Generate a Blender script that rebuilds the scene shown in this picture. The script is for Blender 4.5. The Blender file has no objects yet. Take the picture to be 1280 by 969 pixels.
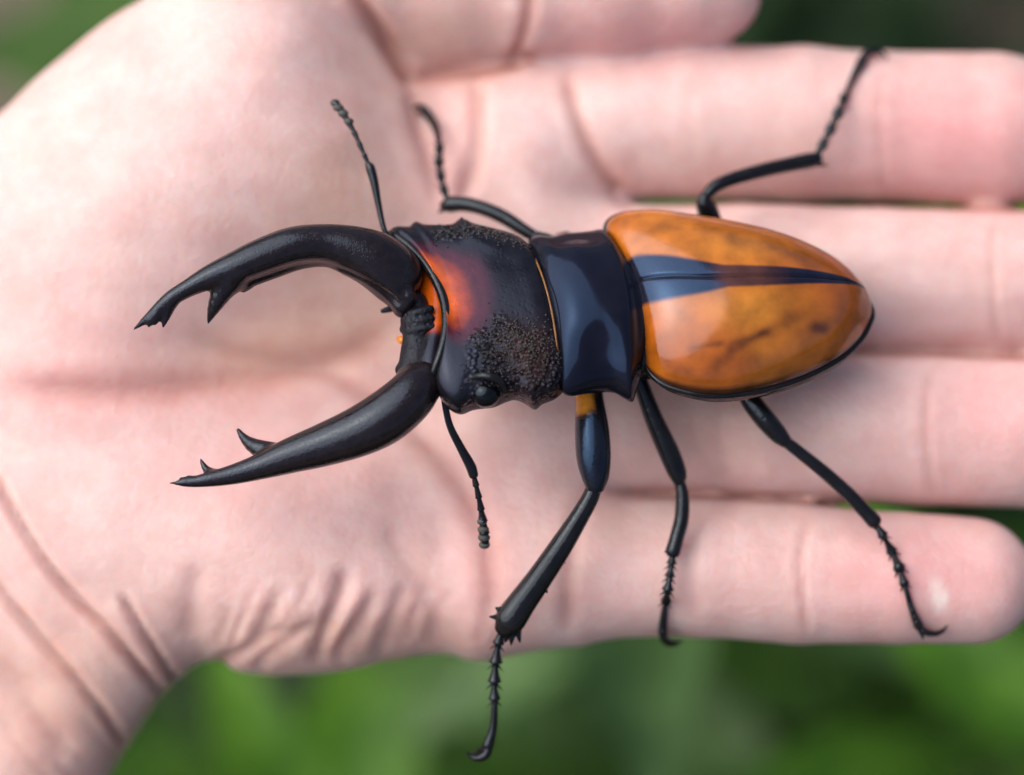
import bpy, bmesh, math, random
import numpy as np
from mathutils import Vector

random.seed(7)
rng = np.random.default_rng(7)
S = bpy.context.scene

# ------------------------------------------------------------------ camera / light
MM = 0.092            # millimetres per photo pixel in the plane of the beetle
LENS = 100.0
DIST = LENS * 1280 * MM / 36.0     # camera distance to that plane, mm
TILT = math.radians(25)            # camera leans over the hand by this much
HEIGHT = 0.46                      # hand is held this far above the ground, m
CT, ST = math.cos(TILT), math.sin(TILT)

def to_world(p):
    """view-aligned millimetres -> world metres"""
    p = np.asarray(p, float)
    x, y, z = p[..., 0], p[..., 1], p[..., 2]
    return np.stack([x, y * CT - z * ST, y * ST + z * CT], -1) * 0.001 + np.array([0, 0, HEIGHT])

cam_d = bpy.data.cameras.new('camera')
cam = bpy.data.objects.new('camera', cam_d)
S.collection.objects.link(cam)
cam.location = Vector(to_world([0, 0, DIST]))
cam.rotation_euler = (TILT, 0, 0)
cam_d.lens = LENS
cam_d.sensor_width = 36
cam_d.clip_start = 0.01
cam_d.clip_end = 500
cam_d.dof.use_dof = True
cam_d.dof.focus_distance = (DIST + 0.3) * 0.001
cam_d.dof.aperture_fstop = 5.8
cam_d.dof.aperture_blades = 0
S.camera = cam

SUN_EL, SUN_AZ = math.radians(52), math.radians(-80)   # azimuth clockwise from +Y (north)
world = bpy.data.worlds.new('World')
S.world = world
world.use_nodes = True
nt = world.node_tree
nt.nodes.clear()
wo = nt.nodes.new('ShaderNodeOutputWorld')
bg = nt.nodes.new('ShaderNodeBackground')
sky = nt.nodes.new('ShaderNodeTexSky')
sky.sky_type = 'NISHITA'
sky.sun_disc = False
sky.sun_elevation = SUN_EL
sky.sun_rotation = SUN_AZ
sky.air_density = 1.0
sky.dust_density = 6.0
sky.ozone_density = 1.0
bg.inputs['Strength'].default_value = 0.06
nt.links.new(sky.outputs[0], bg.inputs[0])
nt.links.new(bg.outputs[0], wo.inputs[0])

sun_d = bpy.data.lights.new('sun', 'SUN')
sun = bpy.data.objects.new('sun', sun_d)
S.collection.objects.link(sun)
sun_d.energy = 1.5
sun_d.angle = math.radians(88)
sun_d.color = (1.0, 0.975, 0.94)
sdir = Vector((math.sin(SUN_AZ) * math.cos(SUN_EL), math.cos(SUN_AZ) * math.cos(SUN_EL), math.sin(SUN_EL)))
sun.rotation_euler = sdir.to_track_quat('Z', 'Y').to_euler()
sun.location = (0, 0, 3)

S.view_settings.view_transform = 'Standard'
S.view_settings.look = 'None'
S.view_settings.gamma = 1
S.view_settings.use_curve_mapping = False
S.view_settings.exposure = 1.22
S.render.engine = 'CYCLES'
S.cycles.use_denoising = True
S.cycles.max_bounces = 5
S.cycles.diffuse_bounces = 3
S.cycles.glossy_bounces = 3
S.cycles.use_adaptive_sampling = True
S.cycles.adaptive_threshold = 0.04

# ------------------------------------------------------------------ helpers
def C(px, py, z):
    """photo pixel at depth z (mm, towards the camera) -> view-aligned mm"""
    k = MM * (DIST - z) / DIST
    return np.stack(np.broadcast_arrays((np.asarray(px, float) - 640) * k, (484.5 - np.asarray(py, float)) * k, np.asarray(z, float)), -1)

def ray_ground(px, py, h):
    """photo pixel -> world point on the horizontal plane z = h"""
    a = to_world([0, 0, DIST]); b = to_world(C(px, py, 0.0)); d = b - a
    return a + d * (h - a[2]) / d[2]

def lin(r, g, b):
    f = lambda c: (c / 255 / 12.92) if c / 255 <= 0.04045 else ((c / 255 + 0.055) / 1.055) ** 2.4
    return np.array([f(r), f(g), f(b)])

def smooth(a, b, x):
    t = np.clip((np.asarray(x, float) - a) / (b - a), 0, 1)
    return t * t * (3 - 2 * t)

def mix(a, b, f):
    f = np.asarray(f)[..., None]
    return a * (1 - f) + b * f

def crom(P, n):
    """Catmull-Rom through control rows P, n samples even in arc length"""
    P = np.asarray(P, float)
    Q = np.vstack([2 * P[0] - P[1], P, 2 * P[-1] - P[-2]])
    out = []
    K = 16
    for i in range(len(P) - 1):
        p0, p1, p2, p3 = Q[i:i + 4]
        t = np.linspace(0, 1, K, endpoint=False)[:, None]
        out.append(0.5 * (2 * p1 + (p2 - p0) * t + (2 * p0 - 5 * p1 + 4 * p2 - p3) * t ** 2 + (3 * p1 - p0 - 3 * p2 + p3) * t ** 3))
    out.append(P[-1:])
    D = np.vstack(out)
    s = np.concatenate([[0], np.cumsum(np.linalg.norm(np.diff(D[:, :3] if D.shape[1] >= 3 else D, axis=0), axis=1))])
    u = np.linspace(0, s[-1], n) if np.isscalar(n) else np.asarray(n) * s[-1]
    return np.stack([np.interp(u, s, D[:, k]) for k in range(D.shape[1])], -1)

def tag(o, label=None, cat=None, group=None, kind=None):
    if label: o['label'] = label
    if cat: o['category'] = cat
    if group: o['group'] = group
    if kind: o['kind'] = kind
    return o

def make_obj(name, V, F, mat, parent=None, col=None, shade=True, world_space=False, weld=False):
    """V in view-aligned mm (or world metres); one mesh object"""
    W = np.asarray(V, float) if world_space else to_world(V)
    if parent is not None:
        r = parent
        while r.parent: r = r.parent
        W = W - np.array(r.location)
    me = bpy.data.meshes.new(name)
    if isinstance(F, np.ndarray):
        me.from_pydata(W.tolist(), [], F.tolist())
    else:
        me.from_pydata(W.tolist(), [], F)
    if col is not None:
        a = me.color_attributes.new('Col', 'FLOAT_COLOR', 'POINT')
        c4 = np.ones((len(W), 4)); c4[:, :col.shape[1]] = col
        a.data.foreach_set('color', c4.ravel())
    bm = bmesh.new(); bm.from_mesh(me)
    if weld: bmesh.ops.remove_doubles(bm, verts=bm.verts, dist=2e-6)
    bmesh.ops.recalc_face_normals(bm, faces=bm.faces)
    bm.to_mesh(me); bm.free()
    if shade:
        me.polygons.foreach_set('use_smooth', [True] * len(me.polygons))
    me.materials.append(mat)
    o = bpy.data.objects.new(name, me)
    S.collection.objects.link(o)
    if parent is not None: o.parent = parent
    return o

def grid_faces(n, m, off=0, close=False):
    F = []
    for i in range(n - 1):
        for j in range(m if close else m - 1):
            a = off + i * m + j; b = off + i * m + (j + 1) % m
            F.append((a, b, b + m, a + m))
    return F

CLAMP = [False]
def tube(pts, n=24, seg=12, flat=1.0, cap=True, raw=False):
    """pts rows (px, py, z, r_px) -> V, F of a tapered tube with rounded ends"""
    pts = np.asarray(pts, float)
    P = C(pts[:, 0], pts[:, 1], pts[:, 2])
    R = pts[:, 3] * MM
    if raw:
        D = np.column_stack([P, R])
    else:
        D = crom(np.column_stack([P, R]), n)
    P, R = D[:, :3], np.maximum(D[:, 3], 0.01)
    if CLAMP[0]:
        for i in range(len(P)):
            px, py = to_px(P[i, 0], P[i, 1], P[i, 2]); h = hand_z(px, py) + R[i] + 0.05
            if h > P[i, 2]: P[i] = C(px, py, h)
    T = np.gradient(P, axis=0); T /= np.linalg.norm(T, axis=1)[:, None] + 1e-9
    if cap:
        rows, rr, tt = [], [], []
        for a in (88, 60, 30):
            c = math.radians(a)
            rows.append(P[0] - T[0] * R[0] * math.sin(c) * 0.8); rr.append(R[0] * math.cos(c)); tt.append(T[0])
        P0, R0, T0 = rows, rr, tt
        rows, rr, tt = [], [], []
        for a in (30, 60, 88):
            c = math.radians(a)
            rows.append(P[-1] + T[-1] * R[-1] * math.sin(c) * 0.8); rr.append(R[-1] * math.cos(c)); tt.append(T[-1])
        P = np.vstack([P0, P, rows]); R = np.concatenate([R0, R, rr]); T = np.vstack([T0, T, tt])
    up = np.array([0.02, 0.05, 1.0])
    B = np.cross(T, up); B /= np.linalg.norm(B, axis=1)[:, None] + 1e-9
    Nn = np.cross(B, T)
    a = np.linspace(0, 2 * math.pi, seg, endpoint=False)
    V = P[:, None] + R[:, None, None] * (B[:, None] * np.cos(a)[None, :, None] + flat * Nn[:, None] * np.sin(a)[None, :, None])
    n = len(P)
    F = grid_faces(n, seg, 0, True)
    F.append(tuple(range(seg - 1, -1, -1))); F.append(tuple((n - 1) * seg + k for k in range(seg)))
    return V.reshape(-1, 3), F

def join(*parts):
    V, F, o = [], [], 0
    for v, f in parts:
        V.append(v); F += [tuple(i + o for i in q) for q in f]; o += len(v)
    return np.vstack(V), F

def surface_nets(Fv, org, h):
    """zero surface of a sampled distance field -> V, F"""
    nx, ny, nz = Fv.shape
    neg = Fv < 0
    c = neg[:-1, :-1, :-1].astype(np.int8)
    tot = np.zeros((nx - 1, ny - 1, nz - 1), np.int8)
    corners = [(i, j, k) for i in (0, 1) for j in (0, 1) for k in (0, 1)]
    for (i, j, k) in corners:
        tot += neg[i:nx - 1 + i, j:ny - 1 + j, k:nz - 1 + k]
    act = (tot > 0) & (tot < 8)
    I = np.argwhere(act)
    idx = -np.ones(act.shape, np.int64)
    idx[act] = np.arange(len(I))
    vals = {cc: Fv[I[:, 0] + cc[0], I[:, 1] + cc[1], I[:, 2] + cc[2]].astype(float) for cc in corners}
    acc = np.zeros((len(I), 3)); cnt = np.zeros(len(I))
    for a in corners:
        for ax in range(3):
            if a[ax] == 1: continue
            b = list(a); b[ax] = 1; b = tuple(b)
            va, vb = vals[a], vals[b]
            m = (va < 0) != (vb < 0)
            t = np.where(m, va / np.where(m, va - vb, 1), 0)
            p = np.tile(np.array(a, float), (len(I), 1)); p[:, ax] += t
            acc[m] += p[m]; cnt[m] += 1
    V = np.array(org) + h * (I + acc / cnt[:, None])
    Fs = []
    for ax in range(3):
        sl0 = [slice(None)] * 3; sl1 = [slice(None)] * 3
        sl0[ax] = slice(0, -1); sl1[ax] = slice(1, None)
        ch = neg[tuple(sl0)] != neg[tuple(sl1)]
        E = np.argwhere(ch)
        u, v = [(1, 2), (2, 0), (0, 1)][ax]
        ok = (E[:, u] > 0) & (E[:, v] > 0) & (E[:, u] < Fv.shape[u] - 1) & (E[:, v] < Fv.shape[v] - 1)
        E = E[ok]
        fl = neg[tuple(E.T)]
        q = []
        for du, dv in ((-1, -1), (0, -1), (0, 0), (-1, 0)):
            e = E.copy(); e[:, u] += du; e[:, v] += dv
            q.append(idx[tuple(e.T)])
        q = np.stack(q, 1)
        q[~fl] = q[~fl][:, ::-1]
        Fs.append(q)
    return V, np.vstack(Fs)

def relax(V, F, it):
    E = np.vstack([F[:, [0, 1]], F[:, [1, 2]], F[:, [2, 3]], F[:, [3, 0]]]); E = np.vstack([E, E[:, ::-1]])
    cn = np.bincount(E[:, 0], minlength=len(V))[:, None]
    for k in range(it * 2):
        A = np.stack([np.bincount(E[:, 0], weights=V[E[:, 1], i], minlength=len(V)) for i in range(3)], 1) / cn
        V = V + (A - V) * (0.6 if k % 2 == 0 else -0.55)
    return V

def smin(a, b, k):
    h = np.clip(0.5 + 0.5 * (b - a) / k, 0, 1)
    return b * (1 - h) + a * h - k * h * (1 - h)

def cone_sdf(G, a, b, ra, rb, fz=1.0):
    X, Y, Z = G
    d = b - a; L = float(d @ d) + 1e-9
    px, py, pz = X - a[0], Y - a[1], Z - a[2]
    t = np.clip((px * d[0] + py * d[1] + pz * d[2]) / L, 0, 1)
    return np.sqrt((px - t * d[0]) ** 2 + (py - t * d[1]) ** 2 + ((pz - t * d[2]) / fz) ** 2) - (ra + (rb - ra) * t)

# ------------------------------------------------------------------ materials
def new_mat(name):
    m = bpy.data.materials.new(name); m.use_nodes = True
    n = m.node_tree.nodes; b = n['Principled BSDF']
    return m, n, m.node_tree.links, b

def N(nodes, kind, **kw):
    x = nodes.new(kind)
    for k, v in kw.items():
        if k in x.inputs: x.inputs[k].default_value = v
        else: setattr(x, k, v)
    return x

def skin_material():
    m, n, l, b = new_mat('skin')
    at = N(n, 'ShaderNodeAttribute', attribute_name='Col')
    tc = N(n, 'ShaderNodeTexCoord')
    n1 = N(n, 'ShaderNodeTexNoise', Scale=210.0, Detail=6.0)
    l.new(tc.outputs['Object'], n1.inputs['Vector'])
    r1 = N(n, 'ShaderNodeValToRGB')
    r1.color_ramp.elements[0].position = 0.35; r1.color_ramp.elements[0].color = (0.86, 0.70, 0.68, 1)
    r1.color_ramp.elements[1].position = 0.65; r1.color_ramp.elements[1].color = (1, 1, 1, 1)
    l.new(n1.outputs['Fac'], r1.inputs['Fac'])
    mx = N(n, 'ShaderNodeMix', data_type='RGBA', blend_type='MULTIPLY'); mx.inputs[0].default_value = 0.42
    l.new(at.outputs['Color'], mx.inputs[6]); l.new(r1.outputs[0], mx.inputs[7])
    n2 = N(n, 'ShaderNodeTexNoise', Scale=650.0, Detail=3.0)
    l.new(tc.outputs['Object'], n2.inputs['Vector'])
    r2 = N(n, 'ShaderNodeValToRGB')
    r2.color_ramp.elements[0].position = 0.4; r2.color_ramp.elements[0].color = (0.93, 0.86, 0.84, 1)
    r2.color_ramp.elements[1].position = 0.6; r2.color_ramp.elements[1].color = (1, 1, 1, 1)
    l.new(n2.outputs['Fac'], r2.inputs['Fac'])
    mx2 = N(n, 'ShaderNodeMix', data_type='RGBA', blend_type='MULTIPLY'); mx2.inputs[0].default_value = 0.35
    l.new(mx.outputs[2], mx2.inputs[6]); l.new(r2.outputs[0], mx2.inputs[7])
    l.new(mx2.outputs[2], b.inputs['Base Color'])
    b.inputs['Roughness'].default_value = 0.48
    b.inputs['Specular IOR Level'].default_value = 0.42
    b.inputs['Subsurface Weight'].default_value = 0.75
    b.inputs['Subsurface Radius'].default_value = (1.0, 0.35, 0.22)
    b.inputs['Subsurface Scale'].default_value = 0.0036
    v = N(n, 'ShaderNodeTexVoronoi', Scale=1100.0); l.new(tc.outputs['Object'], v.inputs['Vector'])
    n3 = N(n, 'ShaderNodeTexNoise', Scale=260.0, Detail=6.0); l.new(tc.outputs['Object'], n3.inputs['Vector'])
    b1 = N(n, 'ShaderNodeBump', Strength=0.35, Distance=0.0004); l.new(n3.outputs['Fac'], b1.inputs['Height'])
    b2 = N(n, 'ShaderNodeBump', Strength=0.25, Distance=0.00012)
    l.new(v.outputs['Distance'], b2.inputs['Height']); l.new(b1.outputs[0], b2.inputs['Normal'])
    nd = N(n, 'ShaderNodeTexNoise', Scale=300.0, Detail=2.0); l.new(tc.outputs['Object'], nd.inputs['Vector'])
    vm = N(n, 'ShaderNodeVectorMath', operation='MULTIPLY_ADD'); vm.inputs[1].default_value = (.0025, .0025, .0025)
    l.new(nd.outputs['Color'], vm.inputs[0]); l.new(tc.outputs['Object'], vm.inputs[2])
    ve = N(n, 'ShaderNodeTexVoronoi', Scale=800.0, feature='DISTANCE_TO_EDGE'); l.new(vm.outputs[0], ve.inputs['Vector'])
    er = N(n, 'ShaderNodeMapRange'); er.inputs[1].default_value = 0; er.inputs[2].default_value = .12; l.new(ve.outputs['Distance'], er.inputs[0])
    b3 = N(n, 'ShaderNodeBump', Strength=0.22, Distance=0.00016); l.new(er.outputs[0], b3.inputs['Height']); l.new(b2.outputs[0], b3.inputs['Normal'])
    l.new(b3.outputs[0], b.inputs['Normal'])
    return m

def chitin(name, color, rough, coat=0.0, bump=0.3, scale=900.0, attr=False, gran=False, spec=0.5, bump_d=0.00008, sky_tint=(1, 1, 1)):
    m, n, l, b = new_mat(name)
    tc = N(n, 'ShaderNodeTexCoord')
    if attr:
        at = N(n, 'ShaderNodeAttribute', attribute_name='Col')
        base = at.outputs['Color']
    else:
        rg = N(n, 'ShaderNodeRGB'); rg.outputs[0].default_value = (*color, 1); base = rg.outputs[0]
    ns = N(n, 'ShaderNodeTexNoise', Scale=scale * 0.25, Detail=4.0); l.new(tc.outputs['Object'], ns.inputs['Vector'])
    hv = N(n, 'ShaderNodeMapRange'); hv.inputs[1].default_value = 0.3; hv.inputs[2].default_value = 0.7
    hv.inputs[3].default_value = 0.7; hv.inputs[4].default_value = 1.25
    l.new(ns.outputs['Fac'], hv.inputs[0])
    mx = N(n, 'ShaderNodeMix', data_type='RGBA', blend_type='MULTIPLY'); mx.inputs[0].default_value = 1.0
    l.new(base, mx.inputs[6]); l.new(hv.outputs[0], mx.inputs[7])
    l.new(mx.outputs[2], b.inputs['Base Color'])
    rr = N(n, 'ShaderNodeMapRange'); rr.inputs[1].default_value = 0.3; rr.inputs[2].default_value = 0.7
    rr.inputs[3].default_value = rough * 0.8; rr.inputs[4].default_value = rough * 1.3
    l.new(ns.outputs['Fac'], rr.inputs[0]); l.new(rr.outputs[0], b.inputs['Roughness'])
    b.inputs['Specular IOR Level'].default_value = spec
    b.inputs['Coat Weight'].default_value = coat
    b.inputs['Specular Tint'].default_value = (*sky_tint, 1)  # blue of the reflected sky is put into the specular colour
    if attr and not gran:
        tm = N(n, 'ShaderNodeMix', data_type='RGBA'); tm.inputs[6].default_value = (*sky_tint, 1); tm.inputs[7].default_value = (.25, .5, 1, 1)  # masked band gets a stronger blue, standing in for mirrored sky
        l.new(at.outputs['Alpha'], tm.inputs[0]); l.new(tm.outputs[2], b.inputs['Specular Tint'])
    b.inputs['Coat Roughness'].default_value = 0.08
    v = N(n, 'ShaderNodeTexVoronoi', Scale=scale); l.new(tc.outputs['Object'], v.inputs['Vector'])
    vr = N(n, 'ShaderNodeMapRange'); vr.inputs[1].default_value = 0.0; vr.inputs[2].default_value = 0.45
    l.new(v.outputs['Distance'], vr.inputs[0])
    n2 = N(n, 'ShaderNodeTexNoise', Scale=scale * 0.5, Detail=3.0); l.new(tc.outputs['Object'], n2.inputs['Vector'])
    ad = N(n, 'ShaderNodeMath', operation='ADD'); l.new(vr.outputs[0], ad.inputs[0]); l.new(n2.outputs['Fac'], ad.inputs[1])
    bp = N(n, 'ShaderNodeBump', Strength=bump, Distance=bump_d); l.new(ad.outputs[0], bp.inputs['Height'])
    out = bp
    if gran:
        g = N(n, 'ShaderNodeTexVoronoi', Scale=1500.0); l.new(tc.outputs['Object'], g.inputs['Vector'])
        inv = N(n, 'ShaderNodeMapRange'); inv.inputs[1].default_value = 0.0; inv.inputs[2].default_value = 0.6
        inv.inputs[3].default_value = 1.0; inv.inputs[4].default_value = 0.0
        l.new(g.outputs['Distance'], inv.inputs[0])
        mu = N(n, 'ShaderNodeMath', operation='MULTIPLY'); l.new(inv.outputs[0], mu.inputs[0]); l.new(at.outputs['Alpha'], mu.inputs[1])
        b2 = N(n, 'ShaderNodeBump', Strength=1.0, Distance=0.00045); l.new(mu.outputs[0], b2.inputs['Height'])
        l.new(bp.outputs[0], b2.inputs['Normal']); out = b2
    l.new(out.outputs[0], b.inputs['Normal'])
    return m

BLACK = (0.008, 0.008, 0.011)
M_skin = skin_material()
M_mand = chitin('mandible_black', (0.012, 0.008, 0.009), 0.14, bump=0.4, scale=3400.0, spec=0.42, bump_d=0.00005, sky_tint=(.62, .78, 1))
M_head = chitin('head_chitin', BLACK, 0.22, bump=0.15, scale=1800.0, attr=True, gran=True, spec=0.30, sky_tint=(.55, .66, 1))
M_pron = chitin('pronotum_black', (0.007, 0.007, 0.012), 0.13, bump=0.06, scale=900.0, spec=0.30, sky_tint=(.25, .48, 1))
M_elyt = chitin('elytron_amber', (0.5, 0.2, 0.02), 0.15, coat=0.0, bump=0.05, scale=1400.0, attr=True, spec=0.65, sky_tint=(.78, .86, 1))
M_leg = chitin('leg_black', (0.008, 0.007, 0.008), 0.13, bump=0.2, scale=1500.0, attr=False, spec=0.36, sky_tint=(.7, .85, 1))
M_legc = chitin('leg_patch', (0.008, 0.008, 0.010), 0.22, bump=0.2, scale=1500.0, attr=True, spec=0.5)
M_eye = chitin('eye_black', (0.004, 0.004, 0.005), 0.03, bump=0.02, scale=4000.0, spec=0.3, sky_tint=(.6, .8, 1))
M_club = chitin('antenna_club_grey', (0.045, 0.048, 0.045), 0.6, bump=0.5, scale=3000.0)
M_hair = chitin('gold_fringe', tuple(lin(120, 80, 32)), 0.4, bump=0.3, scale=3000.0)
M_dark = chitin('mouthpart_black', (0.008, 0.007, 0.010), 0.42, bump=0.5, scale=1500.0, bump_d=0.0002, spec=0.25, sky_tint=(.7, .8, 1))
M_palp = chitin('palp_orange', tuple(lin(215, 125, 25)), 0.3, bump=0.2, scale=2000.0)

# ------------------------------------------------------------------ the hand (one continuous skin)
def tps(pts):
    P = np.array([p[:2] for p in pts], float) / 500; z = np.array([p[2] for p in pts], float)
    def U(r2): return np.where(r2 > 1e-12, r2 * np.log(r2 + 1e-12), 0)
    n = len(P)
    K = U(((P[:, None] - P[None]) ** 2).sum(-1)) + 0.002 * np.eye(n)
    A = np.zeros((n + 3, n + 3)); A[:n, :n] = K; A[:n, n] = 1; A[:n, n + 1:] = P; A[n, :n] = 1; A[n + 1:, :n] = P.T
    w = np.linalg.solve(A, np.concatenate([z, [0, 0, 0]]))
    def f(px, py):
        x, y = px / 500, py / 500
        o = w[n] + w[n + 1] * x + w[n + 2] * y
        for i in range(n):
            o = o + w[i] * U((x - P[i, 0]) ** 2 + (y - P[i, 1]) ** 2)
        return o
    return f

PALM_TOP = tps([
    (150, 250, -11), (300, 150, -11.5), (250, 330, -12.5), (40, 210, -14.5), (350, 50, -13.5), (440, 160, -15.5), (480, 260, -17.5),
    (200, 40, -15), (400, 430, -19.5), (270, 425, -16.5), (540, 400, -21), (540, 480, -19.5), (60, 480, -12), (-20, 650, -13), (140, 600, -10.5),
    (300, 640, -9.5), (450, 600, -12.5), (400, 760, -9.5), (250, 760, -11), (560, 700, -12.5), (640, 180, -20), (660, 350, -18.5),
    (660, 520, -14.5), (660, 700, -11.5), (60, 850, -14.5), (-150, 650, -17), (-300, 900, -18), (-100, 1050, -19), (560, 170, -22), (520, 90, -24),
    (800, 250, -22), (800, 450, -17), (800, 700, -12)])

PALM_OUT = [(170, 0), (130, 25), (60, 80), (0, 135), (-60, 192), (-120, 270), (-170, 370), (-240, 470), (-480, 700), (-480, 1180), (30, 1180),
            (90, 1050), (135, 969), (165, 920), (200, 870), (228, 845), (258, 828), (300, 842), (350, 848), (420, 842), (480, 828), (520, 821), (560, 820),
            (600, 828), (650, 815), (700, 804), (735, 794), (770, 700), (775, 500), (775, 300), (745, 160), (700, 60), (600, 10), (520, -60), (430, -140), (330, -120), (240, -60)]

VX = 0.62
gx = np.arange(-106, 88, VX); gy = np.arange(-74, 66, VX); gz = np.arange(-52, -2, VX)
X2, Y2 = np.meshgrid(gx, gy, indexing='ij')
def to_px(x, y, z):
    k = MM * (DIST - z) / DIST
    return x / k + 640, 484.5 - y / k
PX2, PY2 = to_px(X2, Y2, -15.0)
ZT = PALM_TOP(PX2, PY2).astype(np.float32)

def poly_sdf(poly, X, Y):
    d = np.full(X.shape, 1e9); s = np.ones(X.shape)
    n = len(poly)
    for i in range(n):
        ax, ay = poly[i]; bx, by = poly[i - 1]
        ex, ey = bx - ax, by - ay; wx, wy = X - ax, Y - ay
        t = np.clip((wx * ex + wy * ey) / (ex * ex + ey * ey), 0, 1)
        d = np.minimum(d, (wx - ex * t) ** 2 + (wy - ey * t) ** 2)
        c1 = Y >= ay; c2 = Y < by; c3 = ex * wy > ey * wx
        s = np.where((c1 & c2 & c3) | (~c1 & ~c2 & ~c3), -s, s)
    return s * np.sqrt(d)

oz = PALM_TOP(np.array([p[0] for p in PALM_OUT], float), np.array([p[1] for p in PALM_OUT], float)) - 9
op = crom(np.array([[*C(p[0], p[1], z)[:2]] for p, z in zip(PALM_OUT + PALM_OUT[:1], list(oz) + [oz[0]])]), 240)[:-1]
D2 = poly_sdf(op, X2, Y2).astype(np.float32)
TH = 13.0; RD = 11.5
X3 = X2.astype(np.float32)[:, :, None]; Y3 = Y2.astype(np.float32)[:, :, None]; Z3 = gz.astype(np.float32)[None, None, :]
q1 = np.broadcast_to((D2 + RD)[:, :, None], (len(gx), len(gy), len(gz)))
q2 = np.abs(Z3 - (ZT - TH)[:, :, None]) - TH + RD
HAND = np.minimum(np.maximum(q1, q2), 0) + np.sqrt(np.maximum(q1, 0) ** 2 + np.maximum(q2, 0) ** 2) - RD
del q1, q2

def finger(rows, k=0.6):
    """rows (px, py, z_top, r_px): a chain of tapered bones"""
    out = None
    pts = []
    for (px, py, zt, rp) in rows:
        r = rp * MM * (DIST - zt) / DIST
        pts.append((C(px, py, zt - r), r))
    for (a, ra), (b, rb) in zip(pts[:-1], pts[1:]):
        d = cone_sdf((X3, Y3, Z3), a.astype(np.float32), b.astype(np.float32), ra, rb)
        out = d if out is None else smin(out, d, k)
    return out.astype(np.float32)

fi = finger([(640, 172, -20.5, 95), (760, 160, -20.6, 96), (860, 152, -20.5, 99), (1000, 155, -20.5, 99), (1090, 158, -20.8, 96), (1240, 163, -20.2, 99), (1345, 168, -21.5, 84)])
fm = finger([(650, 350, -19, 90), (800, 347, -17, 92), (930, 347, -16.3, 95), (1100, 349, -16.4, 95), (1240, 351, -16.5, 95), (1380, 354, -16, 95), (1450, 352, -17, 80)])
fr = finger([(650, 520, -15, 88), (800, 527, -13, 92), (950, 532, -12.3, 96), (1150, 537, -12.4, 97), (1300, 540, -12, 98), (1385, 548, -13, 80)])
fp = finger([(640, 712, -12, 84), (760, 708, -9.8, 90), (880, 709, -9.0, 91), (1000, 716, -9.1, 91), (1120, 724, -8.6, 85), (1215, 727, -9.2, 80)])
fing = smin(smin(smin(fi, fm, 1.5), fr, 1.5), fp, 0.5)
HAND = smin(HAND, fing, 5.0)
del fi, fm, fr, fp, fing
ft = finger([(330, -20, -15, 105), (460, -40, -16, 100), (560, -22, -17, 104), (655, -14, -17.5, 86), (760, -20, -17, 92), (850, -18, -18, 75), (895, -5, -20, 56)], 2.0)
HAND = smin(HAND, ft, 2.2)
del ft

hV, hF = surface_nets(HAND, (gx[0], gy[0], gz[0]), VX)
hV = relax(hV, hF, 5)
# depth of skin along each line of sight, used to set the beetle's feet on it
_neg = HAND < 0
_k = len(gz) - 1 - np.argmax(_neg[:, :, ::-1], axis=2); _k = np.clip(_k, 0, len(gz) - 2)
_fa = np.take_along_axis(HAND, _k[:, :, None], 2)[:, :, 0]; _fb = np.take_along_axis(HAND, _k[:, :, None] + 1, 2)[:, :, 0]
TOPI = np.where(_neg.any(2), gz[_k] + VX * np.clip(_fa / (_fa - _fb), 0, 1), np.nan)
_old = np.where((HAND < 0).any(2), gz[len(gz) - 1 - np.argmax((HAND < 0)[:, :, ::-1], axis=2)], np.nan)
def hand_z(px, py):
    z = -12.0
    for _ in range(4):
        c = C(px, py, z)
        i = int(np.clip(round((c[0] - gx[0]) / VX), 0, len(gx) - 1)); j = int(np.clip(round((c[1] - gy[0]) / VX), 0, len(gy) - 1))
        zz = TOPI[i, j]
        if np.isnan(zz): return -99.0
        z = float(zz)
    return z

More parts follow.
